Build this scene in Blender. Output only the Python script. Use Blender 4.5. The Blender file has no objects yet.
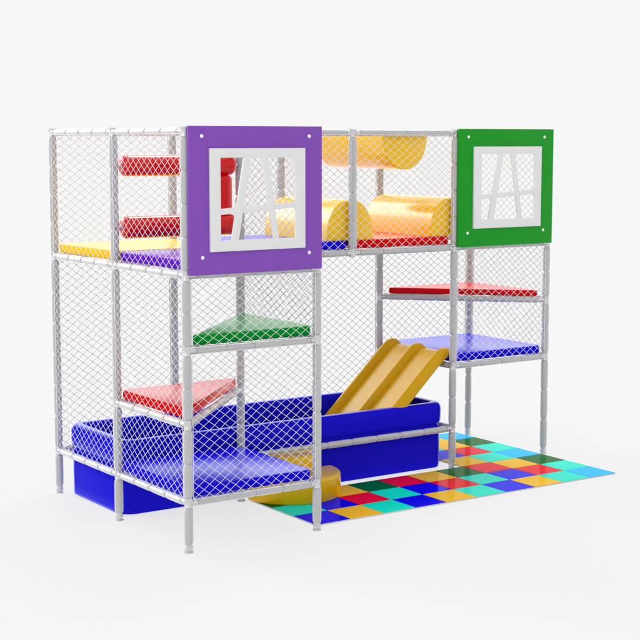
import bpy, bmesh, math, random
from mathutils import Vector, Matrix
random.seed(7)
SC = bpy.context.scene
COL = SC.collection

# ------------------------------------------------------------------ materials
def mat(name, col, rough=0.35, metal=0.0, spec=0.5, bump=0.0, scale=300.0, coat=0.0, var=0.0, wave=0.0, coat_r=0.05, sheen=0.0, pw=4.0, graze=None):
    m = bpy.data.materials.new(name); m.use_nodes = True
    nt = m.node_tree; b = nt.nodes['Principled BSDF']
    b.inputs['Roughness'].default_value = rough
    b.inputs['Metallic'].default_value = metal
    b.inputs['Specular IOR Level'].default_value = spec
    b.inputs['Coat Weight'].default_value = coat
    b.inputs['Coat Roughness'].default_value = coat_r
    tc = nt.nodes.new('ShaderNodeTexCoord')
    n2 = nt.nodes.new('ShaderNodeTexNoise'); n2.inputs['Scale'].default_value = 9.0; n2.inputs['Detail'].default_value = 5
    nt.links.new(tc.outputs['Object'], n2.inputs['Vector'])
    mx = nt.nodes.new('ShaderNodeMix'); mx.data_type = 'RGBA'
    v = var
    mx.inputs['A'].default_value = (col[0]*(1-v), col[1]*(1-v), col[2]*(1-v), 1)
    mx.inputs['B'].default_value = (min(1, col[0]*(1+v)), min(1, col[1]*(1+v)), min(1, col[2]*(1+v)), 1)
    nt.links.new(n2.outputs['Fac'], mx.inputs['Factor'])
    nt.links.new(mx.outputs['Result'], b.inputs['Base Color'])
    last = None
    if bump > 0:
        n = nt.nodes.new('ShaderNodeTexNoise'); n.inputs['Scale'].default_value = scale; n.inputs['Detail'].default_value = 2
        nt.links.new(tc.outputs['Object'], n.inputs['Vector'])
        bp = nt.nodes.new('ShaderNodeBump'); bp.inputs['Strength'].default_value = bump; bp.inputs['Distance'].default_value = 0.001
        nt.links.new(n.outputs['Fac'], bp.inputs['Height']); last = bp
    if wave > 0:      # slow undulation of stretched vinyl over foam
        n = nt.nodes.new('ShaderNodeTexNoise'); n.inputs['Scale'].default_value = 5.0; n.inputs['Detail'].default_value = 2
        nt.links.new(tc.outputs['Object'], n.inputs['Vector'])
        bp = nt.nodes.new('ShaderNodeBump'); bp.inputs['Strength'].default_value = wave; bp.inputs['Distance'].default_value = 0.02
        nt.links.new(n.outputs['Fac'], bp.inputs['Height'])
        if last: nt.links.new(last.outputs['Normal'], bp.inputs['Normal'])
        last = bp
    if last: nt.links.new(last.outputs['Normal'], b.inputs['Normal'])
    if sheen > 0:     # plasticised vinyl: mirror-like at a glancing angle, saturated face on
        lw = nt.nodes.new('ShaderNodeLayerWeight'); lw.inputs['Blend'].default_value = 0.5
        p = nt.nodes.new('ShaderNodeMath'); p.operation = 'POWER'; p.inputs[1].default_value = pw
        if graze:
            p = nt.nodes.new('ShaderNodeMapRange'); p.interpolation_type = 'SMOOTHSTEP'
            p.inputs['From Min'].default_value, p.inputs['From Max'].default_value = graze
        q = nt.nodes.new('ShaderNodeMath'); q.operation = 'MULTIPLY'; q.inputs[1].default_value = sheen
        g = nt.nodes.new('ShaderNodeBsdfGlossy'); g.inputs['Roughness'].default_value = rough*0.8
        ms = nt.nodes.new('ShaderNodeAddShader'); out = nt.nodes['Material Output']
        nt.links.new(lw.outputs['Facing'], p.inputs[0]); nt.links.new(p.outputs[0], q.inputs[0]); nt.links.new(q.outputs[0], g.inputs['Color'])    # clear coat over the pigment
        nt.links.new(b.outputs[0], ms.inputs[0]); nt.links.new(g.outputs[0], ms.inputs[1])
        if last: nt.links.new(last.outputs['Normal'], g.inputs['Normal'])
        nt.links.new(ms.outputs[0], out.inputs['Surface'])
    return m

FA, FT = 0.17, 0.758
M = {}
M['foam']   = mat('grey_foam_sleeve', (0.46, 0.46, 0.47), rough=0.20, spec=0.5, bump=0.08, var=0.03, sheen=0.6, pw=3.0)
M['metal']  = mat('galvanised_fitting', (0.62, 0.62, 0.64), rough=0.30, metal=0.6, var=0.05)
M['net_lit'] = mat('lit_nylon_cord', (0.83, 0.83, 0.83), rough=0.6, spec=0.2)  # cord of the outer nets, their bright light put into the colour
M['net_shaded']  = mat('shaded_nylon_cord', (0.40, 0.39, 0.40), rough=0.6, spec=0.2)  # same cord darkened: shade of nets seen from inside, painted in
M['net_bounce_lit']  = mat('bounce_lit_nylon_cord', (0.66, 0.60, 0.58), rough=0.6, spec=0.2)  # same cord on upper inner nets: stronger light and warm bounce in the colour
M['bounce_under'] = mat('white_bounce_underside', (0.80, 0.80, 0.80), rough=0.8, spec=0.1)  # white pad underside, added to bounce light onto the floor below
V = dict(spec=0.0, sheen=0.60, graze=(0.63, 0.83), scale=220.0)
M['blue']   = mat('blue_vinyl', (0.012, 0.006, 0.64), rough=0.11, bump=0.8, var=0.05, wave=0.06, **V)
M['pit']    = mat('blue_pit_vinyl', (0.013, 0.009, 0.58), rough=0.20, spec=0.0, bump=0.10, var=0.05, wave=0.06, sheen=0.9, graze=(0.55, 1.0))
M['red']    = mat('red_vinyl', (0.62, 0.008, 0.012), rough=0.11, bump=0.8, var=0.05, wave=0.06, **V)
M['rollr']  = mat('red_roller_vinyl', (0.66, 0.004, 0.006), rough=0.11, spec=0.3, bump=0.05, var=0.05, wave=0.02, sheen=0.8, pw=3.0)
M['green']  = mat('green_vinyl', (0.003, 0.25, 0.03), rough=0.11, bump=0.8, var=0.05, wave=0.06, **V)
M['purple'] = mat('purple_vinyl', (0.13, 0.015, 0.48), rough=0.11, bump=0.8, var=0.05, wave=0.06, **V)
M['yellow'] = mat('yellow_vinyl', (0.88, 0.54, 0.012), rough=0.18, bump=0.5, var=0.04, wave=0.06, **V)
M['bump']   = mat('yellow_bump_vinyl', (0.90, 0.54, 0.006), rough=0.18, spec=0.3, bump=0.08, var=0.04, wave=0.03, sheen=0.6, pw=3.2)
M['slide']  = mat('ochre_moulded_plastic', (0.64, 0.35, 0.002), rough=0.20, spec=0.15, bump=1.0, scale=200, var=0.05, sheen=0.28, pw=2.4)
M['step']   = mat('ochre_vinyl', (0.72, 0.43, 0.003), rough=0.15, spec=0.2, bump=0.08, var=0.05, wave=0.1, sheen=0.35)
M['ppanel'] = mat('purple_painted_board', (0.215, 0.068, 0.44), rough=0.45, spec=0.2, bump=0.2, var=0.05)
M['gpanel'] = mat('green_painted_board', (0.008, 0.29, 0.016), rough=0.45, spec=0.15, bump=0.2, var=0.05)
M['white']  = mat('white_painted_board', (0.74, 0.74, 0.74), rough=0.45, spec=0.3, bump=0.1)
M['bolt']   = mat('bright_bolt', (0.9, 0.9, 0.9), rough=0.3, metal=0.3)
TC = dict(b=(0.006, 0.003, 0.80), y=(0.82, 0.47, 0.01), t=(0.006, 0.72, 0.55), r=(0.80, 0.005, 0.02),
          g=(0.001, 0.13, 0.012), c=(0.006, 0.46, 0.86))
for k, c in TC.items(): M['tile_'+k] = mat('mat_tile_'+k, c, rough=0.13, spec=0.0, bump=0.12, var=0.03, sheen=0.26, graze=(0.66, 0.95))
M['mat_edge'] = mat('mat_seam_foam', (0.55, 0.55, 0.55), rough=0.6)
# translucency added to the white floor: unseen light from below fills its shadows
mf = bpy.data.materials.new('shadow_fill_sheet'); mf.use_nodes = True; ntf = mf.node_tree; ntf.nodes.clear()
of = ntf.nodes.new('ShaderNodeOutputMaterial'); af = ntf.nodes.new('ShaderNodeAddShader')
df = ntf.nodes.new('ShaderNodeBsdfDiffuse'); tf = ntf.nodes.new('ShaderNodeBsdfTranslucent')
df.inputs['Color'].default_value = (FA, FA, FA, 1); tf.inputs['Color'].default_value = (FT, FT, FT, 1)
ntf.links.new(df.outputs[0], af.inputs[0]); ntf.links.new(tf.outputs[0], af.inputs[1]); ntf.links.new(af.outputs[0], of.inputs['Surface'])
M['floor'] = mf

# ------------------------------------------------------------------ helpers
def link(name, bm, m, parent=None, smooth=True, angle=40):
    me = bpy.data.meshes.new(name)
    bmesh.ops.recalc_face_normals(bm, faces=bm.faces)
    bm.to_mesh(me); bm.free()
    for mm in (m if isinstance(m, (list, tuple)) else [m]): me.materials.append(mm)
    if smooth:
        for p in me.polygons: p.use_smooth = True
        me.set_sharp_from_angle(angle=math.radians(angle))
    o = bpy.data.objects.new(name, me); COL.objects.link(o)
    if parent is not None: o.parent = parent; o.matrix_parent_inverse = parent.matrix_world.inverted()
    return o

def empty(name, loc):
    o = bpy.data.objects.new(name, None); COL.objects.link(o); o.location = loc
    o.empty_display_size = 0.1
    bpy.context.view_layer.update()
    return o

def tag(o, label=None, cat=None, group=None, kind=None):
    if label: o['label'] = label
    if cat: o['category'] = cat
    if group: o['group'] = group
    if kind: o['kind'] = kind
    return o

def frame_of(d):
    d = d.normalized()
    a = Vector((0, 0, 1)) if abs(d.z) < 0.9 else Vector((1, 0, 0))
    u = d.cross(a).normalized(); return u, d.cross(u).normalized()

def lathe(bm, p0, p1, prof, n=16):
    """prof = list of (distance from p0, radius) along p0->p1"""
    p0, p1 = Vector(p0), Vector(p1); d = (p1-p0).normalized(); u, v = frame_of(d)
    rings = []
    for t, r in prof:
        c = p0 + d*t
        rings.append([bm.verts.new(c + (u*math.cos(2*math.pi*i/n) + v*math.sin(2*math.pi*i/n))*r) for i in range(n)])
    for a, b in zip(rings, rings[1:]):
        for i in range(n):
            bm.faces.new((a[i], a[(i+1) % n], b[(i+1) % n], b[i]))
    bm.faces.new(rings[0]); bm.faces.new(list(reversed(rings[-1])))

def sleeve_profile(L, r, seg, neck=0.86, start=0.0):
    """foam sleeve pieces pushed end to end over a pipe, each with rounded ends"""
    n = max(1, round(L/seg)); s = L/n; pr = []
    for k in range(n):
        a = start + k*s; e = 0.0025
        pr += [(a+e, r*neck*0.82), (a+e+0.001, r*neck*.95), (a+0.008, r*0.91), (a+0.018, r*0.965), (a+0.034, r*0.992), (a+s*0.5, r*1.0),
               (a+s-0.034, r*0.992), (a+s-0.018, r*0.965), (a+s-0.008, r*0.91), (a+s-e-0.001, r*neck*.95), (a+s-e, r*neck*0.82)]
    return pr

def box(bm, x0, x1, y0, y1, z0, z1, mi=0):
    vs = [bm.verts.new((x, y, z)) for x in (x0, x1) for y in (y0, y1) for z in (z0, z1)]
    fs = []
    for idx in ((0,1,3,2), (4,6,7,5), (0,4,5,1), (2,3,7,6), (0,2,6,4), (1,5,7,3)):
        f = bm.faces.new([vs[i] for i in idx]); f.material_index = mi; fs.append(f)
    return fs

def prism(bm, pts, z0, z1):
    a = [bm.verts.new((x, y, z0)) for x, y in pts]; b = [bm.verts.new((x, y, z1)) for x, y in pts]
    n = len(pts)
    bm.faces.new(list(reversed(a))); bm.faces.new(b)
    for i in range(n): bm.faces.new((a[i], a[(i+1) % n], b[(i+1) % n], b[i]))

def bevel_all(bm, r, seg=3, ang=25):
    bmesh.ops.recalc_face_normals(bm, faces=bm.faces)
    es = [e for e in bm.edges if len(e.link_faces) == 2 and e.calc_face_angle(0) > math.radians(ang)]
    bmesh.ops.bevel(bm, geom=es, offset=r, segments=seg, profile=0.5, affect='EDGES', clamp_overlap=True)

# ------------------------------------------------------------------ the play frame
PR, RR = 0.031, 0.0265                # radii of foam-sleeved posts and rails
Z1, Z2, Z3, Z4, Z5 = 0.33, 0.84, 1.318, 1.80, 2.708
frame = empty('play_frame', (2, 1, 0))
tag(frame, 'tall indoor playground frame of grey padded pipes with netting, purple and green window boards', 'playground frame')

rails = []   # (a, b, z)
def R(a, b, z): rails.append((a, b, z))
for a, b in [((0,2),(0,1)), ((0,1),(0,0)), ((0,0),(1,0)), ((1,0),(1,1)), ((0,1),(1,1)), ((1,1),(3,1)), ((0,2),(1,2)), ((1,2),(3,2)), ((3,1),(3,2))]: R(a, b, Z1)
for a, b in [((0,1),(0,0)), ((0,1),(1,1)), ((0,0),(1,1)), ((3,2),(3,1)), ((3,1),(4,1)), ((4,1),(4,2)), ((3,2),(4,2))]: R(a, b, Z2)
for a, b in [((0,0),(1,0)), ((1,0),(1,1)), ((0,0),(1,1)), ((3,2),(4,2)), ((4,2),(4,1)), ((3,2),(4,1))]: R(a, b, Z3)
for a, b in [((0,2),(0,1)), ((0,1),(0,0)), ((0,0),(1,0)), ((1,0),(1,1)), ((0,1),(1,1)), ((0,2),(1,2)), ((1,1),(2,1)), ((2,1),(3,1)), ((3,1),(4,1)),
             ((4,1),(4,2)), ((3,2),(4,2)), ((2,2),(3,2)), ((1,2),(2,2)), ((1,1),(1,2)), ((2,1),(2,2)), ((3,1),(3,2)), ((0,0),(1,1))]: R(a, b, Z4)
for a, b in [((0,2),(0,1)), ((0,1),(0,0)), ((0,0),(1,0)), ((1,0),(1,1)), ((0,2),(1,2)), ((1,1),(2,1)), ((2,1),(3,1)), ((3,1),(4,1)),
             ((4,1),(4,2)), ((3,2),(4,2)), ((2,2),(3,2)), ((1,2),(2,2)), ((1,1),(1,2)), ((2,1),(2,2)), ((3,1),(3,2))]: R(a, b, Z5)

posts = {(0,0):0, (1,0):0, (0,1):0, (1,1):0, (0,2):0, (1,2):0, (3,1):0, (4,1):0, (3,2):0, (4,2):0, (2,1):Z4, (2,2):Z4}
for (x, y), zb in posts.items():
    lv = sorted({z for a, b, z in rails if (x, y) in (a, b)})
    bm = bmesh.new()
    cuts = [zb if zb else 0.055] + lv
    # bare pipe running through everything
    lathe(bm, (x, y, zb-0.02 if zb else 0.012), (x, y, Z5+0.02), [(0, 0.0225), (Z5+0.02-(zb-0.02 if zb else 0.012), 0.0225)])
    for i in range(len(cuts)-1):
        lo = cuts[i] + (0.034 if cuts[i] in lv else 0.0); hi = cuts[i+1] - 0.034
        if hi-lo > 0.05: lathe(bm, (x, y, lo), (x, y, hi), sleeve_profile(hi-lo, PR, 0.222))
    p = link('post', bm, M['foam'], frame)
    for z in lv:
        bm = bmesh.new()
        top = 0.030 if z == Z5 else 0.034
        lathe(bm, (x, y, z-0.034), (x, y, z+top), [(0, 0.0235), (0.002, 0.0268), (0.010, 0.0272), (0.013, 0.0258), (0.034+top-0.013, 0.0258), (0.034+top-0.010, 0.0272), (0.034+top-0.002, 0.0268), (0.034+top, 0.0235)])
        # sockets and set screws toward each rail
        for a, b, zz in rails:
            if zz != z or (x, y) not in (a, b): continue
            o = b if (x, y) == a else a
            d = Vector((o[0]-x, o[1]-y, 0)).normalized()
            P0 = Vector((x, y, z))
            lathe(bm, P0+d*0.015, P0+d*0.058, [(0, 0.022), (0.030, 0.022), (0.032, 0.0245), (0.041, 0.0245), (0.043, 0.022)], 14)
            s = P0 + d*0.050 + Vector((0, 0, 0.022))
            lathe(bm, s, s+Vector((0, 0, 0.008)), [(0, 0.0045), (0.006, 0.0045), (0.008, 0.003)], 8)
        link('clamp', bm, M['metal'], p)
    if zb == 0:
        bm = bmesh.new()
        lathe(bm, (x, y, 0), (x, y, 0.055), [(0, 0.030), (0.006, 0.030), (0.008, 0.022), (0.018, 0.022), (0.020, 0.0275), (0.040, 0.0275), (0.043, 0.0235), (0.055, 0.0235)])
        link('foot', bm, M['metal'], p)

for a, b, z in rails:
    bm = bmesh.new()
    A = Vector((a[0], a[1], z)); B = Vector((b[0], b[1], z)); d = (B-A).normalized(); L = (B-A).length
    lathe(bm, A+d*0.03, B-d*0.03, [(0, 0.019), (L-0.06, 0.019)], 12)
    lathe(bm, A+d*0.062, B-d*0.062, sleeve_profile(L-0.124, RR, 0.225, neck=0.88), 16)
    link('rail', bm, M['foam'], frame)

# --- netting
def net(axis, c, u0, u1, z0, z1, off=0.0, m='net_lit'):
    """diamond netting of knotted cord in the plane axis=c, from u0..u1 and z0..z1"""
    cw, ch, r = 0.080, 0.0585, (0.0015 if m == 'net_lit' else 0.0016)
    bm = bmesh.new()
    nu = max(1, round((u1-u0)/cw)); nz = max(1, round((z1-z0)/ch))
    du, dz = (u1-u0)/nu/2, (z1-z0)/nz/2
    def P(i, j):
        rnd = random.Random((i*7919+j*104729+int(c*100)*31+int(u0*10)*17+int(z0*100)) & 0xffffff)
        e = 0 if i in (0, 2*nu) or j in (0, 2*nz) else 1
        u = u0+i*du + e*rnd.uniform(-.0022, .0022); z = z0+j*dz + e*rnd.uniform(-.0022, .0022)
        w = c+off + e*rnd.uniform(-.001, .001) + 0.006*math.sin(math.pi*i/(2*nu))*math.sin(math.pi*j/(2*nz))*(1 if off > 0 else -1)
        return Vector((w, u, z)) if axis == 'x' else Vector((u, w, z))
    def seg(p, q, rr=r, n=5):
        d = q-p; uu, vv = frame_of(d); ra = []
        for t in (p, q):
            ra.append([bm.verts.new(t+(uu*math.cos(2*math.pi*k/n)+vv*math.sin(2*math.pi*k/n))*rr) for k in range(n)])
        for k in range(n): bm.faces.new((ra[0][k], ra[0][(k+1) % n], ra[1][(k+1) % n], ra[1][k]))
    for i in range(2*nu):
        for j in range(2*nz):
            if (i+j) % 2 == 0: seg(P(i, j), P(i+1, j+1))
            else: seg(P(i, j+1), P(i+1, j))
    for i in range(1, 2*nu):
        for j in range(1, 2*nz):
            if (i+j) % 2 == 0:   # the knots
                c0 = P(i, j); kv = [bm.verts.new(c0+Vector(t)*(r*1.65)) for t in ((1,0,0),(0,1,0),(-1,0,0),(0,-1,0),(0,0,1.3),(0,0,-1.3))]
                for q in range(4): bm.faces.new((kv[q], kv[(q+1) % 4], kv[4])); bm.faces.new((kv[(q+1) % 4], kv[q], kv[5]))
    # edge cord and lashings to the pipes
    cs = [P(0, 0), P(2*nu, 0), P(2*nu, 2*nz), P(0, 2*nz)]
    for k in range(4): seg(cs[k], cs[(k+1) % 4], 0.0023)
    return link('net', bm, M[m], frame, angle=80)

g = 0.027
o_ = 0.021
# left side
for y0 in (0, 1):
    net('x', 0, y0+g, y0+1-g, Z4+.02, Z5-.015, -o_)
net('x', 0, 1+g, 2-g, Z1+.02, Z4-.02, -o_)
net('x', 0, g, 1-g, Z1+.02, Z2-.02, -o_)
net('x', 0, g, 1-g, Z2+.02, Z4-.02, -o_)
# front of the near tower
net('y', 0, g, 1-g, Z1+.02, Z3-.02, -o_)
net('y', 0, g, 1-g, Z3+.02, Z4-.02, -o_)
# right side of the near tower, above the entrance
net('x', 1, g, 1-g, Z3+.02, Z4-.02, o_, 'net_shaded')
net('x', 1, g, 1-g, Z4+.02, Z5-.015, o_, 'net_bounce_lit')
# gallery front
net('y', 1, 1+g, 2-g, Z4+.02, Z5-.015, -o_)
net('y', 1, 2+g, 3-g, Z4+.02, Z5-.015, -o_)
# far tower front and side
net('y', 1, 3+g, 4-g, Z2+.02, Z4-.02, -o_)
net('x', 4, 1+g, 2-g, Z2+.02, Z3-.02, o_, 'net_shaded')
net('x', 4, 1+g, 2-g, Z3+.02, Z4-.02, o_, 'net_shaded')
net('x', 4, 1+g, 2-g, Z4+.02, Z5-.015, o_, 'net_bounce_lit')
# rear
net('y', 2, g, 1-g, Z1+.02, Z4-.02, o_, 'net_shaded')
net('y', 2, 1+g, 3-g, Z1+.02, Z4-.02, o_, 'net_shaded')
net('y', 2, 3+g, 4-g, Z2+.02, Z3-.02, o_, 'net_shaded')
net('y', 2, 3+g, 4-g, Z3+.02, Z4-.02, o_, 'net_shaded')
for x0 in range(4): net('y', 2, x0+g, x0+1-g, Z4+.02, Z5-.015, o_, 'net_bounce_lit')

# --- window boards
def window_panel(ox, oy, material, label):
    bm = bmesh.new()
    x0, x1, z0, z1 = ox-0.006, ox+1.002, 1.803, 2.742
    hx0, hx1, hz0, hz1 = ox+0.19, ox+0.81, 1.99, 2.57
    ya, yb = oy-0.058, oy-0.036
    # plate with a rectangular opening, one closed ring
    O = [(x0, z0), (x1, z0), (x1, z1), (x0, z1)]; I = [(hx0, hz0), (hx1, hz0), (hx1, hz1), (hx0, hz1)]
    Vv = {}
    for nm, y in (('a', ya), ('b', yb)):
        Vv[nm] = ([bm.verts.new((x, y, z)) for x, z in O], [bm.verts.new((x, y, z)) for x, z in I])
    for k in range(4):
        k2 = (k+1) % 4
        for nm in 'ab':
            o, i = Vv[nm]; bm.faces.new((o[k], o[k2], i[k2], i[k]))
        bm.faces.new((Vv['a'][0][k], Vv['a'][0][k2], Vv['b'][0][k2], Vv['b'][0][k]))
        bm.faces.new((Vv['a'][1][k], Vv['a'][1][k2], Vv['b'][1][k2], Vv['b'][1][k]))
    bevel_all(bm, 0.003, 2, 60)
    p = link('window_panel', bm, material, frame, angle=30); p['label'] = label
    # white frame
    bm = bmesh.new()
    O = [(ox+.140, 1.948), (ox+.860, 1.948), (ox+.860, 2.602), (ox+.140, 2.602)]
    I = [(ox+.217, 2.018), (ox+.784, 2.018), (ox+.784, 2.542), (ox+.217, 2.542)]
    ya, yb = oy-0.074, oy-0.056; Vv = {}
    for nm, y in (('a', ya), ('b', yb)):
        Vv[nm] = ([bm.verts.new((x, y, z)) for x, z in O], [bm.verts.new((x, y, z)) for x, z in I])
    for k in range(4):
        k2 = (k+1) % 4
        for nm in 'ab':
            o, i = Vv[nm]; bm.faces.new((o[k], o[k2], i[k2], i[k]))
        bm.faces.new((Vv['a'][0][k], Vv['a'][0][k2], Vv['b'][0][k2], Vv['b'][0][k]))
        bm.faces.new((Vv['a'][1][k], Vv['a'][1][k2], Vv['b'][1][k2], Vv['b'][1][k]))
    bevel_all(bm, 0.003, 2, 60)
    link('window_frame', bm, M['white'], p, angle=30)
    slats = [([(.393, 2.546), (.445, 2.546), (.348, 2.014), (.296, 2.014)], .0750),
             ([(.524, 2.546), (.572, 2.546), (.656, 2.014), (.613, 2.014)], .0735),
             ([(.213, 2.181), (.788, 2.214), (.788, 2.252), (.213, 2.219)], .0720)]
    for q, dy in slats:
        bm = bmesh.new()
        a = [bm.verts.new((ox+x, oy-dy, z)) for x, z in q]; b = [bm.verts.new((ox+x, oy-.130+dy, z)) for x, z in q]
        bm.faces.new(a); bm.faces.new(list(reversed(b)))
        for i in range(4): bm.faces.new((a[i], a[(i+1) % 4], b[(i+1) % 4], b[i]))
        bevel_all(bm, 0.002, 2, 40)
        link('slat', bm, M['white'], p, angle=30)
    for x, z in ((.09, 2.678), (.90, 2.678), (.09, 1.914), (.90, 1.914)):
        bm = bmesh.new()
        lathe(bm, (ox+x, oy-.056, z), (ox+x, oy-.068, z), [(0, .013), (.003, .013), (.006, .0115), (.010, .0075), (.012, .003)], 16)
        link('bolt', bm, M['bolt'], p)
window_panel(0, 0, M['ppanel'], 'purple board with a crooked white window')
window_panel(3, 1, M['gpanel'], 'green board with a crooked white window')

# --- red rollers barring the near tower's upper bay
def roller(p0, p1, r):
    L = (Vector(p1)-Vector(p0)).length; c = min(.035, r*.5); pr = []
    for k in range(7):
        t = math.pi/2*k/6; pr.append((c-c*math.cos(t), r-c+c*math.sin(t)))
    pr = [(0.0, 0.02)] + pr
    pr += [(c+.008, r), (c+.04, r)]
    pr += [(L-t, rr) for t, rr in reversed(pr)]
    bm = bmesh.new(); lathe(bm, p0, p1, pr, 40)
    return link('roller', bm, M['rollr'], frame)
roller((.055, 1.0, 2.478), (.945, 1.0, 2.478), .074)
roller((.055, 1.0, 2.055), (.945, 1.0, 2.055), .078)
roller((.865, 1.0, 2.128), (.865, 1.0, 2.405), .064)
# short pipe stubs carry the horizontal rollers
for z in (2.478, 2.055):
    bm = bmesh.new(); lathe(bm, (.02, 1.0, z), (.98, 1.0, z), [(0, .017), (.96, .017)], 12)
    link('roller_pipe', bm, M['metal'], frame)

# ------------------------------------------------------------------ platform pads
GP = 'vinyl pads lying on the decks of the play frame'
def pad(poly, z, material, label, th=.066):
    cx = sum(p[0] for p in poly)/len(poly); cy = sum(p[1] for p in poly)/len(poly)
    root = None
    bm = bmesh.new(); n = len(poly); pts = []
    P = [Vector(p) for p in poly]
    area = sum(P[i].x*P[(i+1) % n].y-P[(i+1) % n].x*P[i].y for i in range(n))
    if area < 0: P.reverse()
    Q = []
    ins = .012
    for i in range(n):            # inset polygon
        a, b, c = P[i-1], P[i], P[(i+1) % n]
        d1 = (b-a).normalized(); d2 = (c-b).normalized()
        n1 = Vector((-d1.y, d1.x)); n2 = Vector((-d2.y, d2.x))
        k = 1/(1+n1.dot(n2)); Q.append(b+(n1+n2)*ins*k)
    for i in range(n):            # corners cut back to clear the posts
        a, b, c = Q[i-1], Q[i], Q[(i+1) % n]
        d1 = (a-b).normalized(); d2 = (c-b).normalized()
        ang = d1.angle(d2); cut = .042 if ang > 1.2 else .056
        pts += [b+d1*cut, b+d2*cut]
    zb = z+RR+.0005
    prism(bm, [(p.x, p.y) for p in pts], zb, zb+th)
    bevel_all(bm, .016, 4, 25)
    bm.normal_update()
    for f in bm.faces:
        if f.normal.z < -.9: f.material_index = 1
    o = link('platform_pad', bm, [material, M['bounce_under']], None, angle=35)
    o.data.transform(Matrix.Translation((-cx, -cy, -zb))); o.location = (cx, cy, zb)
    return tag(o, label, 'pad', GP)
pad([(0,0),(1,0),(1,1),(0,1)], Z1, M['blue'], 'square blue pad on the lowest deck of the near tower, beside the yellow step')
pad([(0,0),(1,1),(0,1)], Z2, M['red'], 'red triangular pad in the near tower, below the green triangle')
pad([(0,0),(1,0),(1,1)], Z3, M['green'], 'green triangular pad in the near tower under the purple window board')
pad([(0,0),(1,1),(0,1)], Z4, M['purple'], 'purple pad on the upper deck in front of the yellow pad', )
pad([(0,1),(1,1),(1,2),(0,2)], Z4, M['yellow'], 'yellow pad on the upper deck at the far left corner')
pad([(1,1),(2,1),(2,2),(1,2)], Z4, M['blue'], 'blue pad on the upper deck between yellow pad and red pad')
pad([(2,1),(3,1),(3,2),(2,2)], Z4, M['red'], 'square red pad on the upper deck beneath the hanging yellow roll')
pad([(3,2),(4,2),(4,1)], Z3, M['red'], 'red triangular pad in the far tower above the square blue pad', th=.050)
pad([(3,1),(4,1),(4,2),(3,2)], Z2, M['blue'], 'square blue pad in the far tower at the top of the slide')

# ------------------------------------------------------------------ yellow bumps and hanging roll
def half_round(name, cx, w, y0, y1, zb, h, up=True, label='', cat='', group=None):
    """D-shaped foam block lying along Y: flat face at zb, dome of height h"""
    N = 28; pts = []
    for k in range(N+1):
        t = math.pi*k/N
        c, s = math.cos(t), math.sin(t)
        pts.append((math.copysign(abs(c)**.86, c)*w/2, abs(s)**.86*h))
    sg = 1 if up else -1
    bm = bmesh.new(); rings = []
    for y, sc in ((y0, .955), (y0+.004, .985), (y0+.012, 1.0), (y0+.022, 1.0), (y0+.05, 1.0), ((y0+y1)/2, 1.0), (y1-.05, 1.0), (y1-.022, 1.0), (y1-.012, 1.0), (y1-.004, .985), (y1, .955)):
        rings.append([bm.verts.new((px*sc, y-(y0+y1)/2, sg*(pz*sc + (0 if k in (0, N) else 0)))) for k, (px, pz) in enumerate(pts)])
    for a, b in zip(rings, rings[1:]):
        for i in range(len(a)):
            bm.faces.new((a[i], a[(i+1) % len(a)], b[(i+1) % len(a)], b[i]))
    bm.faces.new(rings[0]); bm.faces.new(list(reversed(rings[-1])))
    o = link(name, bm, M['bump'], None, angle=50); o.location = (cx, (y0+y1)/2, zb)
    return tag(o, label, cat, group)
ZP = Z4+RR+.0005+.066+.001
GB = 'yellow half-round bumps on the upper deck'
half_round('foam_bump', 2.02, .43, 1.045, 1.955, ZP, .305, True, 'yellow half-round bump straddling the blue and red upper pads', 'foam bump', GB)
half_round('foam_bump', 3.02, .43, 1.045, 1.955, ZP, .305, True, 'yellow half-round bump at the edge of the green window board', 'foam bump', GB)
half_round('foam_roll', 2.53, .43, 1.028, 1.972, Z5+.012, .295, False, 'big yellow half-round roll hanging from the top pipes above the two bumps', 'foam roll')

# ------------------------------------------------------------------ ball pit
pit = empty('ball_pit', (1.5, 1.5, 0))
tag(pit, 'long blue padded ball pit with rounded rim behind the low rail', 'ball pit')
def sweep_rect(bm, x0, x1, y0, y1, cr, prof):
    """prof: (inward offset, z) closed loop, swept round a rounded rectangle"""
    path = []
    for cx, cy, a0 in ((x1-cr, y0+cr, -90), (x1-cr, y1-cr, 0), (x0+cr, y1-cr, 90), (x0+cr, y0+cr, 180)):
        for k in range(7):
            a = math.radians(a0+k*15); c_, s_ = math.cos(a), math.sin(a)
            if k == 0:
                for dd in (.06, .012): path.append((cx+s_*dd, cy-c_*dd, c_, s_))
            path.append((cx, cy, c_, s_))
            if k == 6:
                for dd in (.012, .06): path.append((cx-s_*dd, cy+c_*dd, c_, s_))
    rings = []
    for cx, cy, ca, sa in path:
        rings.append([bm.verts.new((cx+ca*(cr-o), cy+sa*(cr-o), z)) for o, z in prof])
    n = len(rings)
    for i in range(n):
        a, b = rings[i], rings[(i+1) % n]
        for k in range(len(prof)):
            k2 = (k+1) % len(prof)
            bm.faces.new((a[k], a[k2], b[k2], b[k]))
T = .10
prof = [(.012, .012), (.003, .018), (.000, .030), (.001, .10), (.0, .20), (.001, .30), (.003, .345), (.014, .362), (.016, .366)]
prof += [(.010, .372), (-.004, .384), (-.010, .40), (-.0115, .44), (-.0115, .49), (-.006, .517), (.008, .535), (.024, .541), (.050, .5425), (.072, .541), (.088, .535), (.100, .517), (.104, .49), (.104, .44), (.104, .40)]
prof += [(.100, .384), (.088, .372), (.084, .36), (.084, .20), (.084, .012)]
bm = bmesh.new(); sweep_rect(bm, .052, 2.965, 1.045, 1.955, .030+.085, prof)
link('wall', bm, M['pit'], pit, angle=60)
bm = bmesh.new(); box(bm, .14, 2.88, 1.133, 1.867, .012, .07); bevel_all(bm, .012, 3)
link('floor_cushion', bm, M['pit'], pit)
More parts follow.
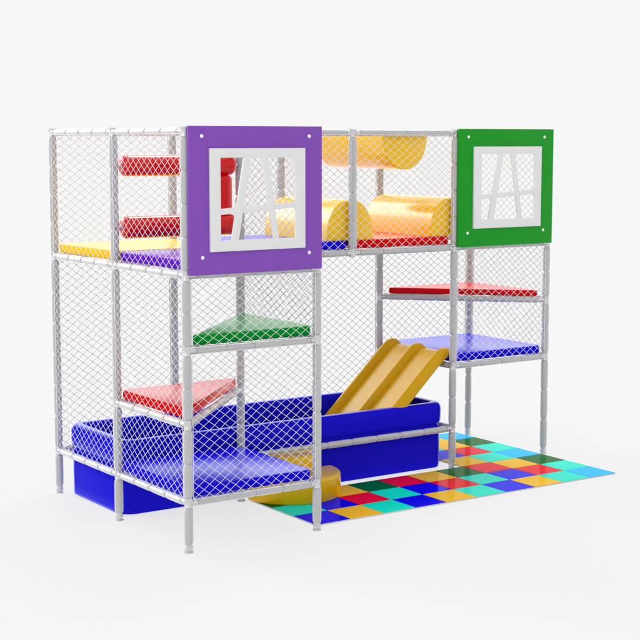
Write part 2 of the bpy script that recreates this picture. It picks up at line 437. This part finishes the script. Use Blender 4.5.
# stitched welt around the outside, at the groove and foot
bm = bmesh.new()
def ringtube(off, z, r):
    sweep_rect(bm, .052, 2.965, 1.045, 1.955, .115, [(off+r*math.cos(t*math.pi/3), z+r*math.sin(t*math.pi/3)) for t in range(6)])
ringtube(.0135, .366, .004); ringtube(.006, .016, .004)
link('welt', bm, M['pit'], pit, angle=80)

# ------------------------------------------------------------------ slide
bm = bmesh.new()
path = [(3.062, .9355, 0), (3.045, .939, .25), (3.02, .9395, .75), (2.985, .935, .95), (2.955, .920, 1), (2.925, .897, 1), (2.88, .858, 1), (2.80, .783, 1), (2.70, .690, 1), (2.6, .597, 1), (2.5, .504, 1), (2.4, .412, 1), (2.3, .321, 1), (2.2, .236, 1),
        (2.12, .177, 1), (2.04, .133, 1), (1.95, .105, .95), (1.86, .097, .6), (1.80, .095, .1)]
sec = []
y0s, pitch, rw, rh = 1.060, .3475, .082, .052
def sech(y):
    h = 0
    for k in range(3):
        c = y0s + rw/2 + k*pitch; t = (y-c)/(rw/2)
        if abs(t) < 1: h = max(h, (1-abs(t)**2.6)**.75)
    return h
ys = []
for k in range(3):
    c = y0s+rw/2+k*pitch
    for j in range(13): ys.append(c - rw/2*math.cos(math.pi*j/12)*1.0)
    if k < 2:
        for j in (.08, .25, .5, .75, .92): ys.append(c+rw/2+(pitch-rw)*j)
rows = []
sl = [(path[max(0, i-1)], path[min(len(path)-1, i+1)]) for i in range(len(path))]
for (x, z, s), (p, q) in zip(path, sl):
    d = Vector((q[0]-p[0], 0, q[1]-p[1])).normalized(); nrm = Vector((-d.z, 0, d.x))
    if nrm.z < 0: nrm = -nrm
    B = Vector((x, 0, z)); row = []
    for y in ys: row.append(bm.verts.new(B+nrm*(rh*sech(y)*s)+Vector((0, y, 0))))
    dn = .022 + .012*s if s > .9 else .003
    row.append(bm.verts.new(B-nrm*dn+Vector((0, ys[-1]-.003, 0))))
    row.append(bm.verts.new(B-nrm*dn+Vector((0, ys[0]+.003, 0))))
    rows.append(row)
for a, b in zip(rows, rows[1:]):
    for i in range(len(a)): bm.faces.new((a[i], a[(i+1) % len(a)], b[(i+1) % len(a)], b[i]))
bm.faces.new(rows[0]); bm.faces.new(list(reversed(rows[-1])))
o = link('slide', bm, M['slide'], None, angle=50)
tag(o, 'ochre yellow two-lane plastic slide running down into the blue ball pit', 'slide')

# ------------------------------------------------------------------ step
step = empty('step', (1.45, .95, 0))
tag(step, 'ochre half-round two-tier padded step beside the blue pad and ball pit', 'step')
def half_disc(cx, cy, r, z0, z1, br):
    bm = bmesh.new(); N = 40
    ring = lambda rr, z, back: [bm.verts.new((cx+rr*math.cos(math.pi+math.pi*k/N), cy-back+(rr)*math.sin(math.pi+math.pi*k/N), z)) for k in range(N+1)]
    pr = [(r-.004, z0, 0), (r, z0+.006, 0)] + [(r-br+br*math.cos(t*math.pi/12), z1-br+br*math.sin(t*math.pi/12), 0) for t in range(7)]
    rs = [ring(*p) for p in pr]
    for a, b in zip(rs, rs[1:]):
        for i in range(N+1): bm.faces.new((a[i], a[(i+1) % (N+1)], b[(i+1) % (N+1)], b[i]))
    bm.faces.new(rs[0]); bm.faces.new(list(reversed(rs[-1])))
    return bm
link('lower_tier', half_disc(1.41, .958, .376, .0145, .185, .022), M['step'], step)
link('upper_tier', half_disc(1.40, .958, .215, .186, .330, .022), M['step'], step)

# ------------------------------------------------------------------ floor mats
S = .2888; X0, Y0 = 1.055, .088
rowsF = ['bytbytbytc', 'tbrtbrtbrt', 'gtygrygryg']
rowsB = ['ytc', 'brt', 'tyg', 'ryc']
KEYS = ['b', 'y', 't', 'r', 'g', 'c']
def floor_mat(rows, c0, r0, label):
    bm = bmesh.new()
    for j, rw in enumerate(rows):
        for i, k in enumerate(rw):
            xa, ya = X0+(c0+i)*S, Y0+(r0+j)*S
            e = .0022
            tb = bmesh.new(); box(tb, xa+e, xa+S-e, ya+e, ya+S-e, .003, .013); bevel_all(tb, .0015, 1)
            for f in tb.faces: f.material_index = KEYS.index(k)
            me = bpy.data.meshes.new('tmp'); tb.to_mesh(me); tb.free(); bm.from_mesh(me); bpy.data.meshes.remove(me)
    for f in box(bm, X0+c0*S, X0+(c0+len(rows[0]))*S, Y0+r0*S+.001, Y0+(r0+len(rows))*S-.001, .0, .0095): f.material_index = 6
    o = link('floor_mat', bm, [M['tile_'+k] for k in KEYS]+[M['mat_edge']], None, angle=30)
    return tag(o, label, 'mat', 'colourful checkered floor mats')
floor_mat(rowsF, 0, 0, 'long glossy mat of coloured squares in front of the ball pit')
floor_mat(rowsB, 7, 3.012, 'short mat of coloured squares under the far tower')

# ------------------------------------------------------------------ floor
bm = bmesh.new(); bmesh.ops.create_circle(bm, cap_ends=True, radius=120, segments=96)
fl = link('floor', bm, M['floor'], None, smooth=False); tag(fl, kind='structure')

# ------------------------------------------------------------------ light
w = bpy.data.worlds.new('World'); SC.world = w; w.use_nodes = True
nt = w.node_tree; bg = nt.nodes['Background']; bg.inputs['Strength'].default_value = 1.0
BASE = 0.922
# studio surround: even white walls with two large soft boxes high up
LOBES = [((-.32, .84, .42), 14, 6.5), ((-.90, -.25, .38), 30, .8), ((.50, .36, .79), 7, 8.0), ((-.47, .86, .20), 12, 1.6)]
tc = nt.nodes.new('ShaderNodeTexCoord'); acc = None
for d, rad, val in LOBES:
    d = Vector(d).normalized()
    dp = nt.nodes.new('ShaderNodeVectorMath'); dp.operation = 'DOT_PRODUCT'; dp.inputs[1].default_value = d
    nt.links.new(tc.outputs['Generated'], dp.inputs[0])
    mr = nt.nodes.new('ShaderNodeMapRange'); mr.interpolation_type = 'SMOOTHSTEP'
    mr.inputs['From Min'].default_value = math.cos(math.radians(rad+6)); mr.inputs['From Max'].default_value = math.cos(math.radians(rad-6))
    mr.inputs['To Min'].default_value = 0; mr.inputs['To Max'].default_value = val
    nt.links.new(dp.outputs['Value'], mr.inputs['Value'])
    ad = nt.nodes.new('ShaderNodeMath'); ad.operation = 'ADD'
    if acc is None: ad.inputs[0].default_value = BASE
    else: nt.links.new(acc.outputs[0], ad.inputs[0])
    nt.links.new(mr.outputs['Result'], ad.inputs[1]); acc = ad
cb = nt.nodes.new('ShaderNodeCombineColor')
for k in range(3): nt.links.new(acc.outputs[0], cb.inputs[k])
nt.links.new(cb.outputs[0], bg.inputs['Color'])
w.cycles.sampling_method = 'MANUAL'; w.cycles.sample_map_resolution = 1024

# ------------------------------------------------------------------ camera
az, el, f = 0.5961, -0.1201, 2.3273
cam = bpy.data.cameras.new('camera'); cam.sensor_width = 36; cam.lens = 36*f; cam.clip_end = 500; cam.clip_start = .1
co = bpy.data.objects.new('camera', cam); COL.objects.link(co); co.location = (-4.5728, -8.2514, 2.652)
F = Vector((math.sin(az)*math.cos(el), math.cos(az)*math.cos(el), math.sin(el)))
co.rotation_euler = F.to_track_quat('-Z', 'Y').to_euler()
SC.camera = co
SC.render.engine = 'CYCLES'
SC.render.resolution_x = SC.render.resolution_y = 1024
SC.view_settings.view_transform = 'Standard'; SC.view_settings.look = 'None'
SC.view_settings.exposure = 0; SC.view_settings.gamma = 1
SC.cycles.max_bounces = 10
